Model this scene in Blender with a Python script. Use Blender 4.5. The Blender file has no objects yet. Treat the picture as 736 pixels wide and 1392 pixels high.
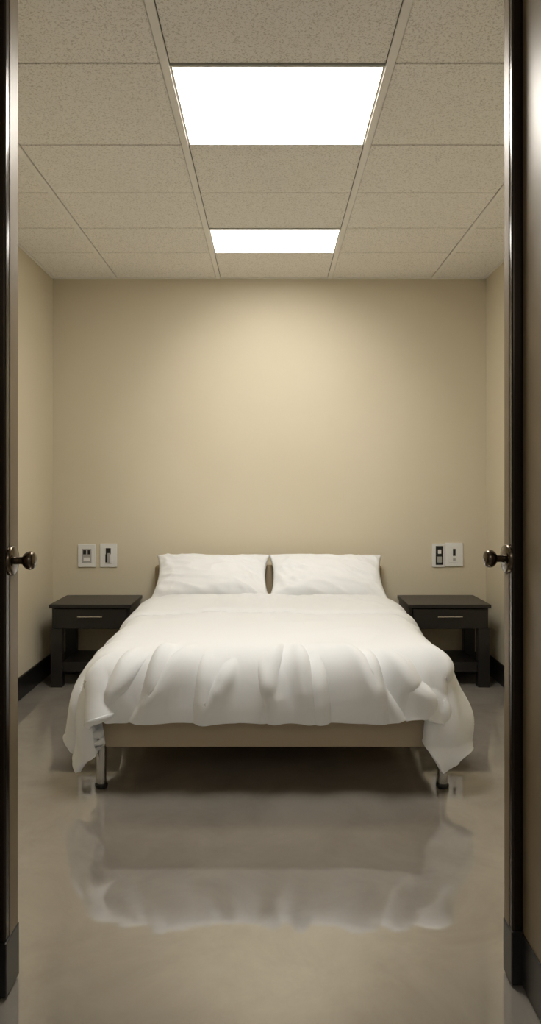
import bpy, bmesh, math, random, time
import numpy as np
from mathutils import Vector, Matrix, noise
random.seed(3)
C=bpy.context; S=C.scene
CZ=1.366; F=1000.0
S.view_settings.view_transform='Standard'
S.view_settings.look='None'
S.view_settings.exposure=0.0
S.view_settings.gamma=1.03

def srgb(r,g,b):
    def f(c):
        c/=255.0
        return c/12.92 if c<=0.04045 else ((c+0.055)/1.055)**2.4
    return (f(r),f(g),f(b),1)

# ---------------- materials ----------------
def mat(name,col,rough=0.5,metal=0.0,bump=None,var=None,spec=0.5,coat=0.0):
    m=bpy.data.materials.new(name); m.use_nodes=True
    nt=m.node_tree; b=nt.nodes['Principled BSDF']
    b.inputs['Base Color'].default_value=col
    b.inputs['Roughness'].default_value=rough
    b.inputs['Metallic'].default_value=metal
    b.inputs['Specular IOR Level'].default_value=spec
    if coat: b.inputs['Coat Weight'].default_value=coat
    tc=nt.nodes.new('ShaderNodeTexCoord')
    if bump:
        sc,st,dist=bump
        n=nt.nodes.new('ShaderNodeTexNoise'); n.inputs['Scale'].default_value=sc; n.inputs['Detail'].default_value=5
        bp=nt.nodes.new('ShaderNodeBump'); bp.inputs['Strength'].default_value=st; bp.inputs['Distance'].default_value=dist
        nt.links.new(tc.outputs['Object'],n.inputs['Vector'])
        nt.links.new(n.outputs['Fac'],bp.inputs['Height']); nt.links.new(bp.outputs['Normal'],b.inputs['Normal'])
    if var:
        sc,col2=var
        n=nt.nodes.new('ShaderNodeTexNoise'); n.inputs['Scale'].default_value=sc; n.inputs['Detail'].default_value=6
        r=nt.nodes.new('ShaderNodeValToRGB')
        r.color_ramp.elements[0].position=0.35; r.color_ramp.elements[1].position=0.65
        r.color_ramp.elements[0].color=col; r.color_ramp.elements[1].color=col2
        nt.links.new(tc.outputs['Object'],n.inputs['Vector'])
        nt.links.new(n.outputs['Fac'],r.inputs['Fac']); nt.links.new(r.outputs['Color'],b.inputs['Base Color'])
    return m

M_wall=mat('wall_paint',srgb(209,198,172),0.6,bump=(220,0.12,0.002),var=(1.5,srgb(212,201,176)),spec=0.3)
M_base=mat('baseboard_vinyl',srgb(22,20,19),0.35)
M_grid=mat('ceiling_tbar',srgb(242,238,230),0.6,spec=0.2)
M_gap=mat('ceiling_gap',srgb(96,88,75),0.8)
M_wood=mat('espresso_wood',srgb(32,28,26),0.34,bump=(40,0.1,0.001),var=(12,srgb(26,23,21)))
M_steel=mat('brushed_steel',srgb(190,188,182),0.25,1.0)
M_chrome=mat('chrome',srgb(200,200,200),0.12,1.0)
M_blackp=mat('black_plastic',srgb(18,18,18),0.4)
M_frame=mat('bed_upholstery',srgb(176,160,134),0.7,bump=(300,0.2,0.001))
M_head=mat('headboard_fabric',srgb(166,148,118),0.7,bump=(300,0.2,0.001))
M_white=mat('white_linen',srgb(240,241,242),0.8,bump=(500,0.15,0.0008),spec=0.25)
M_matt=mat('mattress_ticking',srgb(225,222,215),0.85)
M_door=mat('door_bronze_laminate',srgb(126,110,86),0.45,0.1,bump=(90,0.05,0.001),var=(6,srgb(117,102,79)),spec=0.3)
M_astr=mat('door_edge_dark_metal',srgb(54,47,39),0.22,0.8)
M_knob=mat('aged_bronze',srgb(96,85,71),0.22,1.0)
M_plate=mat('switch_plate_plastic',srgb(230,228,224),0.35)
M_pgrey=mat('switch_rocker_grey',srgb(170,168,162),0.4)
M_alu=mat('light_trim_white',srgb(225,222,212),0.4)

# floor: polished sealed concrete
M_floor=bpy.data.materials.new('polished_floor'); M_floor.use_nodes=True
nt=M_floor.node_tree; b=nt.nodes['Principled BSDF']
tc=nt.nodes.new('ShaderNodeTexCoord')
n1=nt.nodes.new('ShaderNodeTexNoise'); n1.inputs['Scale'].default_value=2.6; n1.inputs['Detail'].default_value=10; n1.inputs['Roughness'].default_value=0.68; n1.inputs['Distortion'].default_value=0.6
cr=nt.nodes.new('ShaderNodeValToRGB'); cr.color_ramp.elements[0].position=0.3; cr.color_ramp.elements[1].position=0.7
cr.color_ramp.elements[0].color=srgb(134,127,117); cr.color_ramp.elements[1].color=srgb(154,147,137)
rr=nt.nodes.new('ShaderNodeMapRange'); rr.inputs['To Min'].default_value=0.015; rr.inputs['To Max'].default_value=0.06
n2=nt.nodes.new('ShaderNodeTexNoise'); n2.inputs['Scale'].default_value=8; n2.inputs['Detail'].default_value=7
bp=nt.nodes.new('ShaderNodeBump'); bp.inputs['Strength'].default_value=0.06; bp.inputs['Distance'].default_value=0.002
L=nt.links.new
L(tc.outputs['Object'],n1.inputs['Vector']); L(tc.outputs['Object'],n2.inputs['Vector'])
L(n1.outputs['Fac'],cr.inputs['Fac']); L(cr.outputs['Color'],b.inputs['Base Color'])
L(n1.outputs['Fac'],rr.inputs['Value']); L(rr.outputs['Result'],b.inputs['Roughness'])
L(n2.outputs['Fac'],bp.inputs['Height']); L(bp.outputs['Normal'],b.inputs['Normal'])
b.inputs['IOR'].default_value=3.4

# ceiling tile: pitted mineral fibre
M_tile=bpy.data.materials.new('acoustic_tile'); M_tile.use_nodes=True
nt=M_tile.node_tree; b=nt.nodes['Principled BSDF']; L=nt.links.new
tc=nt.nodes.new('ShaderNodeTexCoord')
nn=nt.nodes.new('ShaderNodeTexNoise'); nn.inputs['Scale'].default_value=150; nn.inputs['Detail'].default_value=2; nn.inputs['Roughness'].default_value=0.5; nn.inputs['Distortion'].default_value=1.0
cr=nt.nodes.new('ShaderNodeValToRGB')
cr.color_ramp.elements[0].position=0.36; cr.color_ramp.elements[0].color=(0,0,0,1)
cr.color_ramp.elements[1].position=0.48; cr.color_ramp.elements[1].color=(1,1,1,1)
mx=nt.nodes.new('ShaderNodeMix'); mx.data_type='RGBA'
mx.inputs['A'].default_value=srgb(214,207,195); mx.inputs['B'].default_value=srgb(248,244,236)
bp=nt.nodes.new('ShaderNodeBump'); bp.inputs['Strength'].default_value=0.5; bp.inputs['Distance'].default_value=0.002
L(tc.outputs['Object'],nn.inputs['Vector'])
L(nn.outputs['Fac'],cr.inputs['Fac']); L(cr.outputs['Color'],mx.inputs['Factor'])
L(mx.outputs['Result'],b.inputs['Base Color']); L(cr.outputs['Color'],bp.inputs['Height']); L(bp.outputs['Normal'],b.inputs['Normal'])
b.inputs['Roughness'].default_value=0.95; b.inputs['Specular IOR Level'].default_value=0.15

def emis(name,col,st):
    m=bpy.data.materials.new(name); m.use_nodes=True
    b=m.node_tree.nodes['Principled BSDF']
    b.inputs['Base Color'].default_value=(0.8,0.8,0.8,1)
    b.inputs['Emission Color'].default_value=col; b.inputs['Emission Strength'].default_value=st
    return m
M_light=emis('led_panel_diffuser',(1.0,0.975,0.92,1),25.0)
M_light2=emis('led_panel_diffuser_dim',(1.0,0.975,0.92,1),9.0)

# ---------------- helpers ----------------
def link(o,parent=None):
    S.collection.objects.link(o)
    if parent: o.parent=parent
    return o
def empty(name,loc=(0,0,0)):
    e=bpy.data.objects.new(name,None); e.location=loc; e.empty_display_size=0.1
    S.collection.objects.link(e); return e
def meshobj(name,bm,m,parent=None,smooth=False):
    bmesh.ops.recalc_face_normals(bm,faces=bm.faces)
    me=bpy.data.meshes.new(name); bm.to_mesh(me); bm.free()
    for x in (m if isinstance(m,list) else [m]): me.materials.append(x)
    if smooth:
        for p in me.polygons: p.use_smooth=True
    return link(bpy.data.objects.new(name,me),parent)
def addbox(bm,x0,x1,y0,y1,z0,z1,bev=0,seg=2,mi=0):
    r=bmesh.ops.create_cube(bm,size=1)
    vs=r['verts']
    bmesh.ops.scale(bm,vec=(x1-x0,y1-y0,z1-z0),verts=vs)
    bmesh.ops.translate(bm,vec=((x0+x1)/2,(y0+y1)/2,(z0+z1)/2),verts=vs)
    fs=set(f for v in vs for f in v.link_faces)
    for f in fs: f.material_index=mi
    if bev:
        es=list(set(e for v in vs for e in v.link_edges))
        r=bmesh.ops.bevel(bm,geom=es,offset=bev,segments=seg,affect='EDGES',profile=0.5)
        for f in r['faces']: f.material_index=mi
def box(name,x0,x1,y0,y1,z0,z1,m,parent=None,bev=0,seg=2):
    bm=bmesh.new(); addbox(bm,x0,x1,y0,y1,z0,z1,bev,seg)
    o=meshobj(name,bm,m,parent)
    if bev:
        for p in o.data.polygons: p.use_smooth=True
        wn=o.modifiers.new('wn','WEIGHTED_NORMAL')
    return o
def lathe(name,prof,axis,origin,m,parent=None,n=40):
    """prof: list of (radius, distance along axis)"""
    bm=bmesh.new(); rings=[]
    ax=Vector(axis).normalized(); q=Vector((0,0,1)).rotation_difference(ax)
    for r,h in prof:
        ring=[]
        for i in range(n):
            a=2*math.pi*i/n
            p=q@Vector((r*math.cos(a),r*math.sin(a),h))+Vector(origin)
            ring.append(bm.verts.new(p))
        rings.append(ring)
    for a,b2 in zip(rings,rings[1:]):
        for i in range(n):
            bm.faces.new((a[i],a[(i+1)%n],b2[(i+1)%n],b2[i]))
    bm.faces.new(rings[0]); bm.faces.new(rings[-1])
    o=meshobj(name,bm,m,parent,True)
    md=o.modifiers.new('es','EDGE_SPLIT'); md.split_angle=math.radians(50)
    return o
def fnoise(x,y,z=0): return noise.noise(Vector((x,y,z)))
def ridge(x,y,z=0):
    return 1-min(1,abs(noise.noise(Vector((x,y,z))))*2.6)
def clamp(x): return max(0.0,min(1.0,x))
def sm(x): x=clamp(x); return x*x*(3-2*x)

# ---------------- duvet (cloth draped over the mattress) ----------------
CX=-0.003
Y0=4.79; YFT=3.33
ofr=0.205; osd=0.345; WB=0.77
nx=124; Lx=2*(WB+osd); Ly=(Y0-YFT)+ofr; ny=int(nx*Ly/Lx)
T=Y0-YFT
def param(fi,fj):
    return (-0.5+fi)*Lx, Ly*fj
bm=bmesh.new(); grid=[]
for j in range(ny+1):
    row=[]
    for i in range(nx+1):
        s,t=param(i/nx,j/ny)
        row.append(bm.verts.new((CX+s,Y0-t,0.605+0.008*fnoise(s*3,t*3,4))))
    grid.append(row)
for j in range(ny):
    for i in range(nx):
        bm.faces.new((grid[j][i],grid[j+1][i],grid[j+1][i+1],grid[j][i+1]))
cloth=meshobj('duvet',bm,M_white,None,True)
bm=bmesh.new(); addbox(bm,-0.785,0.778,3.315,5.33,0.10,0.570,bev=0.075,seg=5)
addbox(bm,-0.785,0.778,3.310,5.33,0.10,0.400,bev=0.015,seg=2)
for sx in (-0.79,0.79): addbox(bm,sx-0.035,sx+0.035,3.295,3.375,0.0,0.24,bev=0.01)
coll=meshobj('tmp_collider',bm,M_matt)
coll.modifiers.new('c','COLLISION'); coll.collision.thickness_outer=0.012; coll.collision.cloth_friction=25
vg=cloth.vertex_groups.new(name='pin')
vg.add([i for i in range((nx+1)) if abs((-0.5+i/nx)*Lx)<0.68],1.0,'REPLACE')
cl=cloth.modifiers.new('cl','CLOTH'); st=cl.settings
st.quality=5; st.mass=0.35; st.air_damping=2.0
st.tension_stiffness=25; st.compression_stiffness=25; st.shear_stiffness=10; st.bending_stiffness=3.0
st.tension_damping=8; st.compression_damping=8; st.shear_damping=8; st.bending_damping=2
st.vertex_group_mass='pin'; st.shrink_min=-0.03; st.shrink_max=-0.03
cl.collision_settings.distance_min=0.008; cl.collision_settings.collision_quality=2
S.frame_start=1; S.frame_end=60; cl.point_cache.frame_start=1; cl.point_cache.frame_end=60
for f in range(1,56): S.frame_set(f)
dg=C.evaluated_depsgraph_get()
me=bpy.data.meshes.new_from_object(cloth.evaluated_get(dg))
P=np.zeros(len(me.vertices)*3); me.vertices.foreach_get('co',P); P=P.reshape(ny+1,nx+1,3)
bpy.data.objects.remove(cloth); bpy.data.objects.remove(coll); S.frame_set(1)
def up(A):
    B=np.concatenate([2*A[:1]-A[1:2],A,2*A[-1:]-A[-2:-1]],0)
    mid=(-B[:-3]+9*B[1:-2]+9*B[2:-1]-B[3:])/16
    out=np.zeros((2*A.shape[0]-1,)+A.shape[1:]); out[0::2]=A; out[1::2]=mid
    return out
def up2(A): return np.transpose(up(np.transpose(up(A),(1,0,2))),(1,0,2))
def smooth(A,n):
    for _ in range(n):
        B=A.copy()
        B[1:-1,1:-1]=0.5*A[1:-1,1:-1]+0.125*(A[:-2,1:-1]+A[2:,1:-1]+A[1:-1,:-2]+A[1:-1,2:])
        A=B
    return A
P=smooth(P,2); P=up2(P)
NJ,NI=P.shape[:2]
du=np.gradient(P,axis=1); dv=np.gradient(P,axis=0)
N=np.cross(dv,du); N/=np.linalg.norm(N,axis=2,keepdims=True)+1e-9
if N[NJ//3,NI//2,2]<0: N=-N
N=smooth(N,16)
D=np.zeros((NJ,NI,1)); K=np.zeros((NJ,NI,1))
for j in range(NJ):
    for i in range(NI):
        s=(-0.5+i/(NI-1))*Lx; t=Ly*j/(NJ-1)
        ef=t-T; es=abs(s)-WB
        a=max(es+0.05,0); b2=max(ef+0.05,0); sg=1 if s>0 else -1
        kf=sm((ef+0.24)/0.24)*(1-0.35*sm((ef-0.08)/0.12))
        e=max(ef+0.24,0)
        pw=s/(1+1.5*e)+0.07*fnoise(s*3,t*4,2)
        ff=ridge(pw*4.2,e*1.0+3,1.3)**1.3
        ks=sm((es+0.10)/0.20)*(1-kf)
        fs=ridge(t*4.0+0.5*es,es*0.8+3,sg*4.3)+0.4*ridge(t*9,es*2,sg*9.1)
        kc=sm(a/0.12)*sm(b2/0.12)
        ang=math.atan2(b2,a) if a+b2>0 else 0
        fc=math.cos(ang*5.5)*0.4+0.4+0.7*ridge(ang*2.5+sg*3,0.6*(a+b2),5)
        disp=0.016*kf*ff*(1-kc)+0.026*ks*fs*(1-kc)+0.014*kc*fc
        r=math.hypot(a,b2)
        disp+=0.014*math.sin(math.pi*clamp(r/0.36))*(1+0.5*kc)
        inner=(1-sm((ef+0.16)/0.2))*(1-sm((es+0.1)/0.15))
        disp+=inner*(0.010*fnoise(s*3,t*3,2)+0.009*ridge(s*2.5+t*1.5,t*2.0-s,4)+0.010*(1-(s/WB)**2))
        D[j,i,0]=max(disp,0.0); K[j,i,0]=kc
# finer grid for sharp creases
P=up2(P); N=up2(N); D=up2(D); K=up2(K)
NJ,NI=P.shape[:2]
SS,TT=np.meshgrid((-0.5+np.arange(NI)/(NI-1))*Lx,Ly*np.arange(NJ)/(NJ-1))
rnd=random.Random(23)
CR=np.zeros_like(SS)
s0=-0.84
while s0<0.86:
    fan=1.45*s0/0.8+rnd.uniform(-0.65,0.65)
    e0=rnd.uniform(-0.15,-0.03); e1=rnd.uniform(0.14,0.27)
    ds=fan*(e1-e0)
    dl=math.hypot(ds,e1-e0); dx,dy=ds/dl,(e1-e0)/dl
    rx,ry=SS-s0,(TT-T)-e0
    al=(rx*dx+ry*dy)/dl; dd=rx*dy-ry*dx
    dd=dd+rnd.uniform(-0.03,0.03)*al*al
    w=rnd.uniform(0.006,0.010)+0.008*np.clip(al,0,1)
    side=-1 if s0>0 else 1
    if rnd.random()<0.2: side=-side
    d2=dd*side
    ax_=np.abs(d2)
    prof_=np.where(d2>0,np.exp(-(ax_/(w*4.2))**1.25),np.exp(-(ax_/(w*1.1))**1.8))
    fade=np.clip((al+0.05)/0.42,0,1); fade=fade*fade*(3-2*fade)
    fo=np.clip((1.3-al)/0.7,0,1); fade=fade*fo
    h=prof_*fade*rnd.uniform(0.030,0.056)
    CR=np.sqrt(CR**2+h**2)
    s0+=rnd.uniform(0.06,0.12)
CR=smooth(CR[...,None],1)[...,0]
CR=CR*(1-0.6*np.clip(K[...,0],0,1))
cu=np.clip((0.50+0.012*np.sin(SS*5)-TT)/0.03,0,1); cu=np.sqrt(cu*(2-cu))
P=P+N*(D+CR[...,None]+0.020*cu[...,None])
# keep the cloth outside the bed frame
frontm=((TT-T)>0)&(np.abs(SS)<WB+0.02)
P[...,1]=np.where(frontm,np.minimum(P[...,1],3.318),P[...,1])
sidem=((np.abs(SS)-WB)>0.08)&((TT-T)<=0)
P[...,0]=np.where(sidem&(SS<0),np.minimum(P[...,0],-0.792),P[...,0])
P[...,0]=np.where(sidem&(SS>0),np.maximum(P[...,0],0.792),P[...,0])
me2=bpy.data.meshes.new('duvet')
verts=[tuple(v) for v in P.reshape(-1,3)]
faces=[(j*NI+i,(j+1)*NI+i,(j+1)*NI+i+1,j*NI+i+1) for j in range(NJ-1) for i in range(NI-1)]
me2.from_pydata(verts,[],faces); me2.materials.append(M_white)
for p in me2.polygons: p.use_smooth=True
duvet=link(bpy.data.objects.new('duvet',me2))
md=duvet.modifiers.new('sol','SOLIDIFY'); md.thickness=0.028; md.offset=1.0
if me2.polygons[NI//2+NI*NJ//3].normal.z<0: me2.flip_normals()

# ---------------- room ----------------
XL,XR,YB,YF,H=-1.612,1.595,5.44,1.15,2.906
box('floor',XL-0.15,XR+0.15,-1.0,YB+0.15,-0.1,0,M_floor)
box('wall_back',XL-0.12,XR+0.12,YB,YB+0.12,0,H+0.1,M_wall)
box('wall_left',XL-0.12,XL,YF,YB,0,H+0.1,M_wall)
box('wall_right',XR,XR+0.12,YF,YB,0,H+0.1,M_wall)
bm=bmesh.new()
addbox(bm,XL-0.12,-0.80,YF-0.12,YF,0,H+0.1)
addbox(bm,0.80,XR+0.12,YF-0.12,YF,0,H+0.1)
addbox(bm,-0.80,0.80,YF-0.12,YF,2.86,H+0.1)
meshobj('wall_front',bm,M_wall)
bh,bt=0.145,0.012
box('baseboard_back',XL,XR,YB-bt,YB,0,bh,M_base,bev=0.003)
box('baseboard_left',XL,XL+bt,YF,YB-bt,0,bh,M_base,bev=0.003)
box('baseboard_right',XR-bt,XR,YF,YB-bt,0,bh,M_base,bev=0.003)

# ceiling tiles + t-bars in one object
gx=[XL,-1.15,-0.385,0.437,1.205,XR]
gy=[YF,1.45,2.06,2.678,3.319,3.86,4.387,4.843,YB]
lights=[(2.70,3.305,M_light),(4.405,4.835,M_light2)]
bm=bmesh.new()
addbox(bm,XL,XR,YF,YB,H+0.03,H+0.1,mi=2)
for i in range(5):
    for j in range(len(gy)-1):
        if i==2 and j in (3,6): continue
        addbox(bm,gx[i]+0.018,gx[i+1]-0.018,gy[j]+0.004,gy[j+1]-0.004,H-0.001,H+0.03,bev=0.002,seg=1,mi=0)
for x in gx[1:-1]: addbox(bm,x-0.015,x+0.015,YF,YB,H-0.007,H+0.004,bev=0.001,seg=1,mi=1)
for j in range(1,len(gy)-1):
    y=gy[j]
    addbox(bm,XL,XR,y-0.0045,y+0.0045,H+0.004,H+0.03,mi=2)
addbox(bm,XL,XR,YB-0.018,YB,H-0.006,H+0.004,mi=1)
addbox(bm,XL,XL+0.018,YF,YB,H-0.006,H+0.004,mi=1)
addbox(bm,XR-0.018,XR,YF,YB,H-0.006,H+0.004,mi=1)
meshobj('ceiling',bm,[M_tile,M_grid,M_gap])
for (a,b2,ml) in lights:
    e=empty('ceiling_light_panel',(0,0,0))
    x0,x1=-0.360,0.412
    bm=bmesh.new(); w=0.010
    addbox(bm,x0-w,x1+w,a-w,a,H-0.004,H+0.03); addbox(bm,x0-w,x1+w,b2,b2+w,H-0.004,H+0.03)
    addbox(bm,x0-w,x0,a,b2,H-0.004,H+0.03); addbox(bm,x1,x1+w,a,b2,H-0.004,H+0.03)
    meshobj('trim_frame',bm,M_alu,e)
    box('diffuser',x0,x1,a,b2,H-0.004,H+0.02,ml,e)

# ---------------- doors ----------------
def knob(parent,x,y,z,sgn):
    lathe('knob_rose',[(0.041,-0.004),(0.041,0.004),(0.037,0.008),(0.018,0.010)],(sgn,0,0),(x,y,z),M_knob,parent)
    prof=[(0.011,0.008),(0.010,0.022),(0.011,0.030),(0.018,0.034),(0.0235,0.041),(0.0255,0.049),(0.024,0.057),(0.019,0.062),(0.010,0.065),(0.001,0.0655)]
    lathe('knob_handle',prof,(sgn,0,0),(x,y,z),M_knob,parent)
d=empty('door_2')
ymin=YF+0.005
box('leaf',0.690,0.735,ymin,2.073,0.008,2.84,M_door,d,bev=0.002)
box('edge_strip_tan',0.6585,0.690,2.030,2.073,0.15,2.84,M_door,d,bev=0.003)
box('edge_strip_dark',0.6595,0.690,2.006,2.030,0.15,2.84,M_astr,d,bev=0.006,seg=3)
bm=bmesh.new()
addbox(bm,0.6565,0.692,2.003,2.076,0.006,0.152,bev=0.003); addbox(bm,0.686,0.739,ymin,2.006,0.006,0.147,bev=0.002)
meshobj('kick_plate',bm,M_base,d)
for z in (0.3,1.42,2.55):
    lathe('hinge_barrel',[(0.008,0),(0.008,0.1)],(0,0,1),(0.744,ymin+0.01,z),M_knob,d,16)
knob(d,0.6585,2.045,CZ-0.0985*2.04,-1)
d=empty('door_1')
box('leaf',-0.785,-0.740,ymin,2.05,0.008,2.84,M_door,d,bev=0.002)
box('edge_strip_tan',-0.740,-0.7035,1.985,2.05,0.15,2.84,M_door,d,bev=0.003)
box('edge_strip_dark',-0.740,-0.7045,1.955,1.985,0.15,2.84,M_astr,d,bev=0.006,seg=3)
bm=bmesh.new()
addbox(bm,-0.742,-0.7015,1.952,2.053,0.006,0.152,bev=0.003); addbox(bm,-0.789,-0.736,ymin,1.956,0.006,0.147,bev=0.002)
meshobj('kick_plate',bm,M_base,d)
for z in (0.3,1.42,2.55):
    lathe('hinge_barrel',[(0.008,0),(0.008,0.1)],(0,0,1),(-0.793,ymin+0.01,z),M_knob,d,16)
knob(d,-0.7035,2.00,CZ-0.101*2.0,1)

# ---------------- bed ----------------
bed=empty('bed')
fx0,fx1,fy0,fy1=-0.768,0.762,3.335,5.33
bm=bmesh.new()
addbox(bm,fx0,fx1,fy0,fy0+0.045,0.182,0.385,bev=0.008)
addbox(bm,fx0,fx0+0.045,fy0+0.045,fy1,0.182,0.385,bev=0.008)
addbox(bm,fx1-0.045,fx1,fy0+0.045,fy1,0.182,0.385,bev=0.008)
addbox(bm,fx0+0.045,fx1-0.045,fy1-0.045,fy1,0.182,0.385,bev=0.008)
addbox(bm,fx0+0.045,fx1-0.045,fy0+0.045,fy1-0.045,0.29,0.325)
o=meshobj('frame_rails',bm,M_frame,bed,True); o.modifiers.new('wn','WEIGHTED_NORMAL')
for lx in (-0.772,0.785):
    for ly in (3.340,5.2):
        xx=lx*0.995
        lathe('leg',[(0.0225,0.02),(0.0225,0.20)],(0,0,1),(xx,ly,0),M_chrome,bed)
        lathe('leg_pad',[(0.026,0.0),(0.029,0.006),(0.029,0.016),(0.024,0.022)],(0,0,1),(xx,ly,0),M_blackp,bed)
box('mattress',-0.745,0.742,3.38,5.32,0.327,0.555,M_matt,bed,bev=0.05,seg=5)
box('headboard',-0.84,0.81,5.335,5.42,0.16,0.79,M_head,bed,bev=0.02,seg=4)
bm=bmesh.new()
addbox(bm,-0.80,-0.72,5.35,5.41,0,0.17); addbox(bm,0.70,0.78,5.35,5.41,0,0.17)
meshobj('headboard_feet',bm,M_blackp,bed)

# pillows
def pillow(cx,seed,rz):
    W2,H2,T=0.412,0.265,0.098
    bm=bmesh.new(); n=90; m2=60; sides=[]
    for sd in (1,-1):
        g=[]
        for j in range(m2+1):
            v=-1+2*j/m2; row=[]
            for i in range(n+1):
                u=-1+2*i/n
                x=u*W2*(1-0.10*(1-v*v)**0.8); y=v*H2*(1-0.08*(1-u*u))
                th=((1-abs(u)**3.2)*(1-abs(v)**2.8))**0.55*T*(1.0 if sd>0 else 0.85)
                wr=0.012*fnoise(u*3+seed,v*3,seed)+0.028*(ridge(u*3+seed,v*2.2+u*2,seed)-0.6)*(abs(u)**1.5)
                wr+=0.016*(ridge(u*2+v*3,v*1.2-u+seed,seed+5)-0.5)
                edge=(1-u**8)*(1-v**8)
                z=sd*th+(wr*edge if sd>0 else 0)
                z+=sd*0.02*edge*(-v)*(1-u*u)
                if sd<0 and (i in(0,n) or j in (0,m2)): row.append(sides[0][j][i])
                else: row.append(bm.verts.new((x,y,z)))
            g.append(row)
        sides.append(g)
        for j in range(m2):
            for i in range(n):
                q=(g[j][i],g[j][i+1],g[j+1][i+1],g[j+1][i])
                bm.faces.new(q if sd>0 else q[::-1])
    o=meshobj('pillow',bm,M_white,None,True)
    o.location=(cx,5.10,0.732)
    o.rotation_euler=(math.radians(31),0,rz)
    return o
pillow(-0.407,1.0,0.02); pillow(0.391,4.0,-0.02)

# ---------------- nightstands ----------------
def nightstand(x0,x1,sg):
    e=empty('nightstand',((x0+x1)/2,5.19,0))
    def b(name,a,b2,c,d_,z0,z1,m=M_wood,bev=0.003):
        o=box(name,a-(x0+x1)/2,b2-(x0+x1)/2,c-5.19,d_-5.19,z0,z1,m,e,bev=bev); return o
    yf,yb=4.985,5.42
    b('top',x0,x1,yf-0.01,yb,0.540,0.565)
    b('carcass',x0+0.012,x1-0.012,yf+0.02,yb-0.005,0.395,0.540)
    b('drawer_front',x0+0.032,x1-0.032,yf+0.004,yf+0.0205,0.402,0.533)
    for n_,(a,b2) in enumerate(((x0+0.006,x0+0.085),(x1-0.085,x1-0.006))):
        b('leg_%d'%(n_*2+1),a,b2,yf+0.006,yf+0.07,0,0.400)
        b('leg_%d'%(n_*2+2),a,b2,yb-0.07,yb-0.01,0,0.400)
    b('lower_shelf',x0+0.08,x1-0.08,yf+0.03,yb-0.03,0.10,0.165)
    c=(x0+x1)/2
    b('handle_bar',c-0.085,c+0.085,yf-0.022,yf-0.012,0.478,0.488,M_steel,0.003)
    b('handle_post_1',c-0.07,c-0.06,yf-0.014,yf+0.006,0.479,0.487,M_steel,0.001)
    b('handle_post_2',c+0.06,c+0.07,yf-0.014,yf+0.006,0.479,0.487,M_steel,0.001)
nightstand(-1.50,-0.945,1)
nightstand(0.935,1.495,-1)

# ---------------- wall plates ----------------
def wx(px): return (px-368)*5.43/1000
def wz(py): return CZ-(py-661)*5.43/1000
def plate(name,px0,px1,py0,py1,parts):
    x0,x1,z1,z0=wx(px0),wx(px1),wz(py0),wz(py1)
    cx,cz=(x0+x1)/2,(z0+z1)/2
    e=empty(name,(cx,YB-0.006,cz))
    w,h=(x1-x0)/2,(z1-z0)/2
    box('cover_plate',-w,w,-0.006,0.006,-h,h,M_plate,e,bev=0.003)
    for i,(a,b2,c,d_,pr,m) in enumerate(parts):
        box('part_%d'%(i+1),a*w,b2*w,-0.006-pr,-0.004,c*h,d_*h,m,e,bev=0.0015)
plate('power_outlet',106,130,740,771,[(-0.55,0.55,-0.62,0.62,0.003,M_pgrey),(-0.40,-0.05,0.12,0.5,0.005,M_blackp),(0.12,0.42,0.12,0.5,0.005,M_blackp),(-0.35,0.35,-0.45,-0.15,0.005,M_plate)])
plate('light_switch',136,159,739,771,[(-0.5,0.5,-0.7,0.7,0.003,M_plate),(-0.3,0.3,0.1,0.62,0.005,M_blackp),(-0.1,0.25,-0.6,0.2,0.010,M_pgrey),(-0.35,-0.1,-0.6,0.1,0.005,M_blackp)])
plate('light_switch',588,605,739,771,[(-0.45,0.75,-0.8,0.8,0.003,M_blackp),(-0.2,0.5,-0.6,-0.1,0.006,M_pgrey),(-0.1,0.4,0.15,0.5,0.009,M_plate)])
plate('power_outlet',605.5,630,738,770,[(-0.6,0.6,-0.65,0.65,0.003,M_plate),(-0.15,0.15,-0.1,0.5,0.005,M_blackp),(-0.15,0.15,-0.5,-0.3,0.005,M_pgrey)])

# ---------------- lighting ----------------
w=bpy.data.worlds.new('world'); S.world=w; w.use_nodes=True
w.node_tree.nodes['Background'].inputs['Color'].default_value=(1,0.95,0.87,1)
w.node_tree.nodes['Background'].inputs['Strength'].default_value=0.18
def aim(o,tgt):
    o.rotation_euler=(Vector(tgt)-o.location).to_track_quat('-Z','Y').to_euler()
l=bpy.data.lights.new('added_wall_spot','SPOT'); l.energy=66; l.spot_size=math.radians(66); l.spot_blend=1; l.shadow_soft_size=0.05; l.color=(1,0.98,0.94)  # added spot without a visible fixture, brightens the middle of the back wall
o=link(bpy.data.objects.new('added_wall_spot',l)); o.location=(0.05,3.32,2.80); aim(o,(0.08,5.44,1.62))
l=bpy.data.lights.new('corridor_side_fill','AREA'); l.energy=4.5; l.shape='RECTANGLE'; l.size=1.0; l.size_y=0.6; l.color=(1,0.96,0.9)  # added fill from the doorway side, lifts bed front; no such lamp seen
o=link(bpy.data.objects.new('corridor_side_fill',l)); o.location=(0,-0.3,2.4); aim(o,(0,3.6,0.6))

# ---------------- camera ----------------
cd=bpy.data.cameras.new('camera'); cam=bpy.data.objects.new('camera',cd); S.collection.objects.link(cam)
cam.location=(0,0,CZ); cam.rotation_euler=(math.radians(90),0,0)
cd.sensor_fit='VERTICAL'; cd.sensor_height=24; cd.lens=24*F/1392; cd.shift_y=-35/1392
cd.clip_start=0.05
S.camera=cam
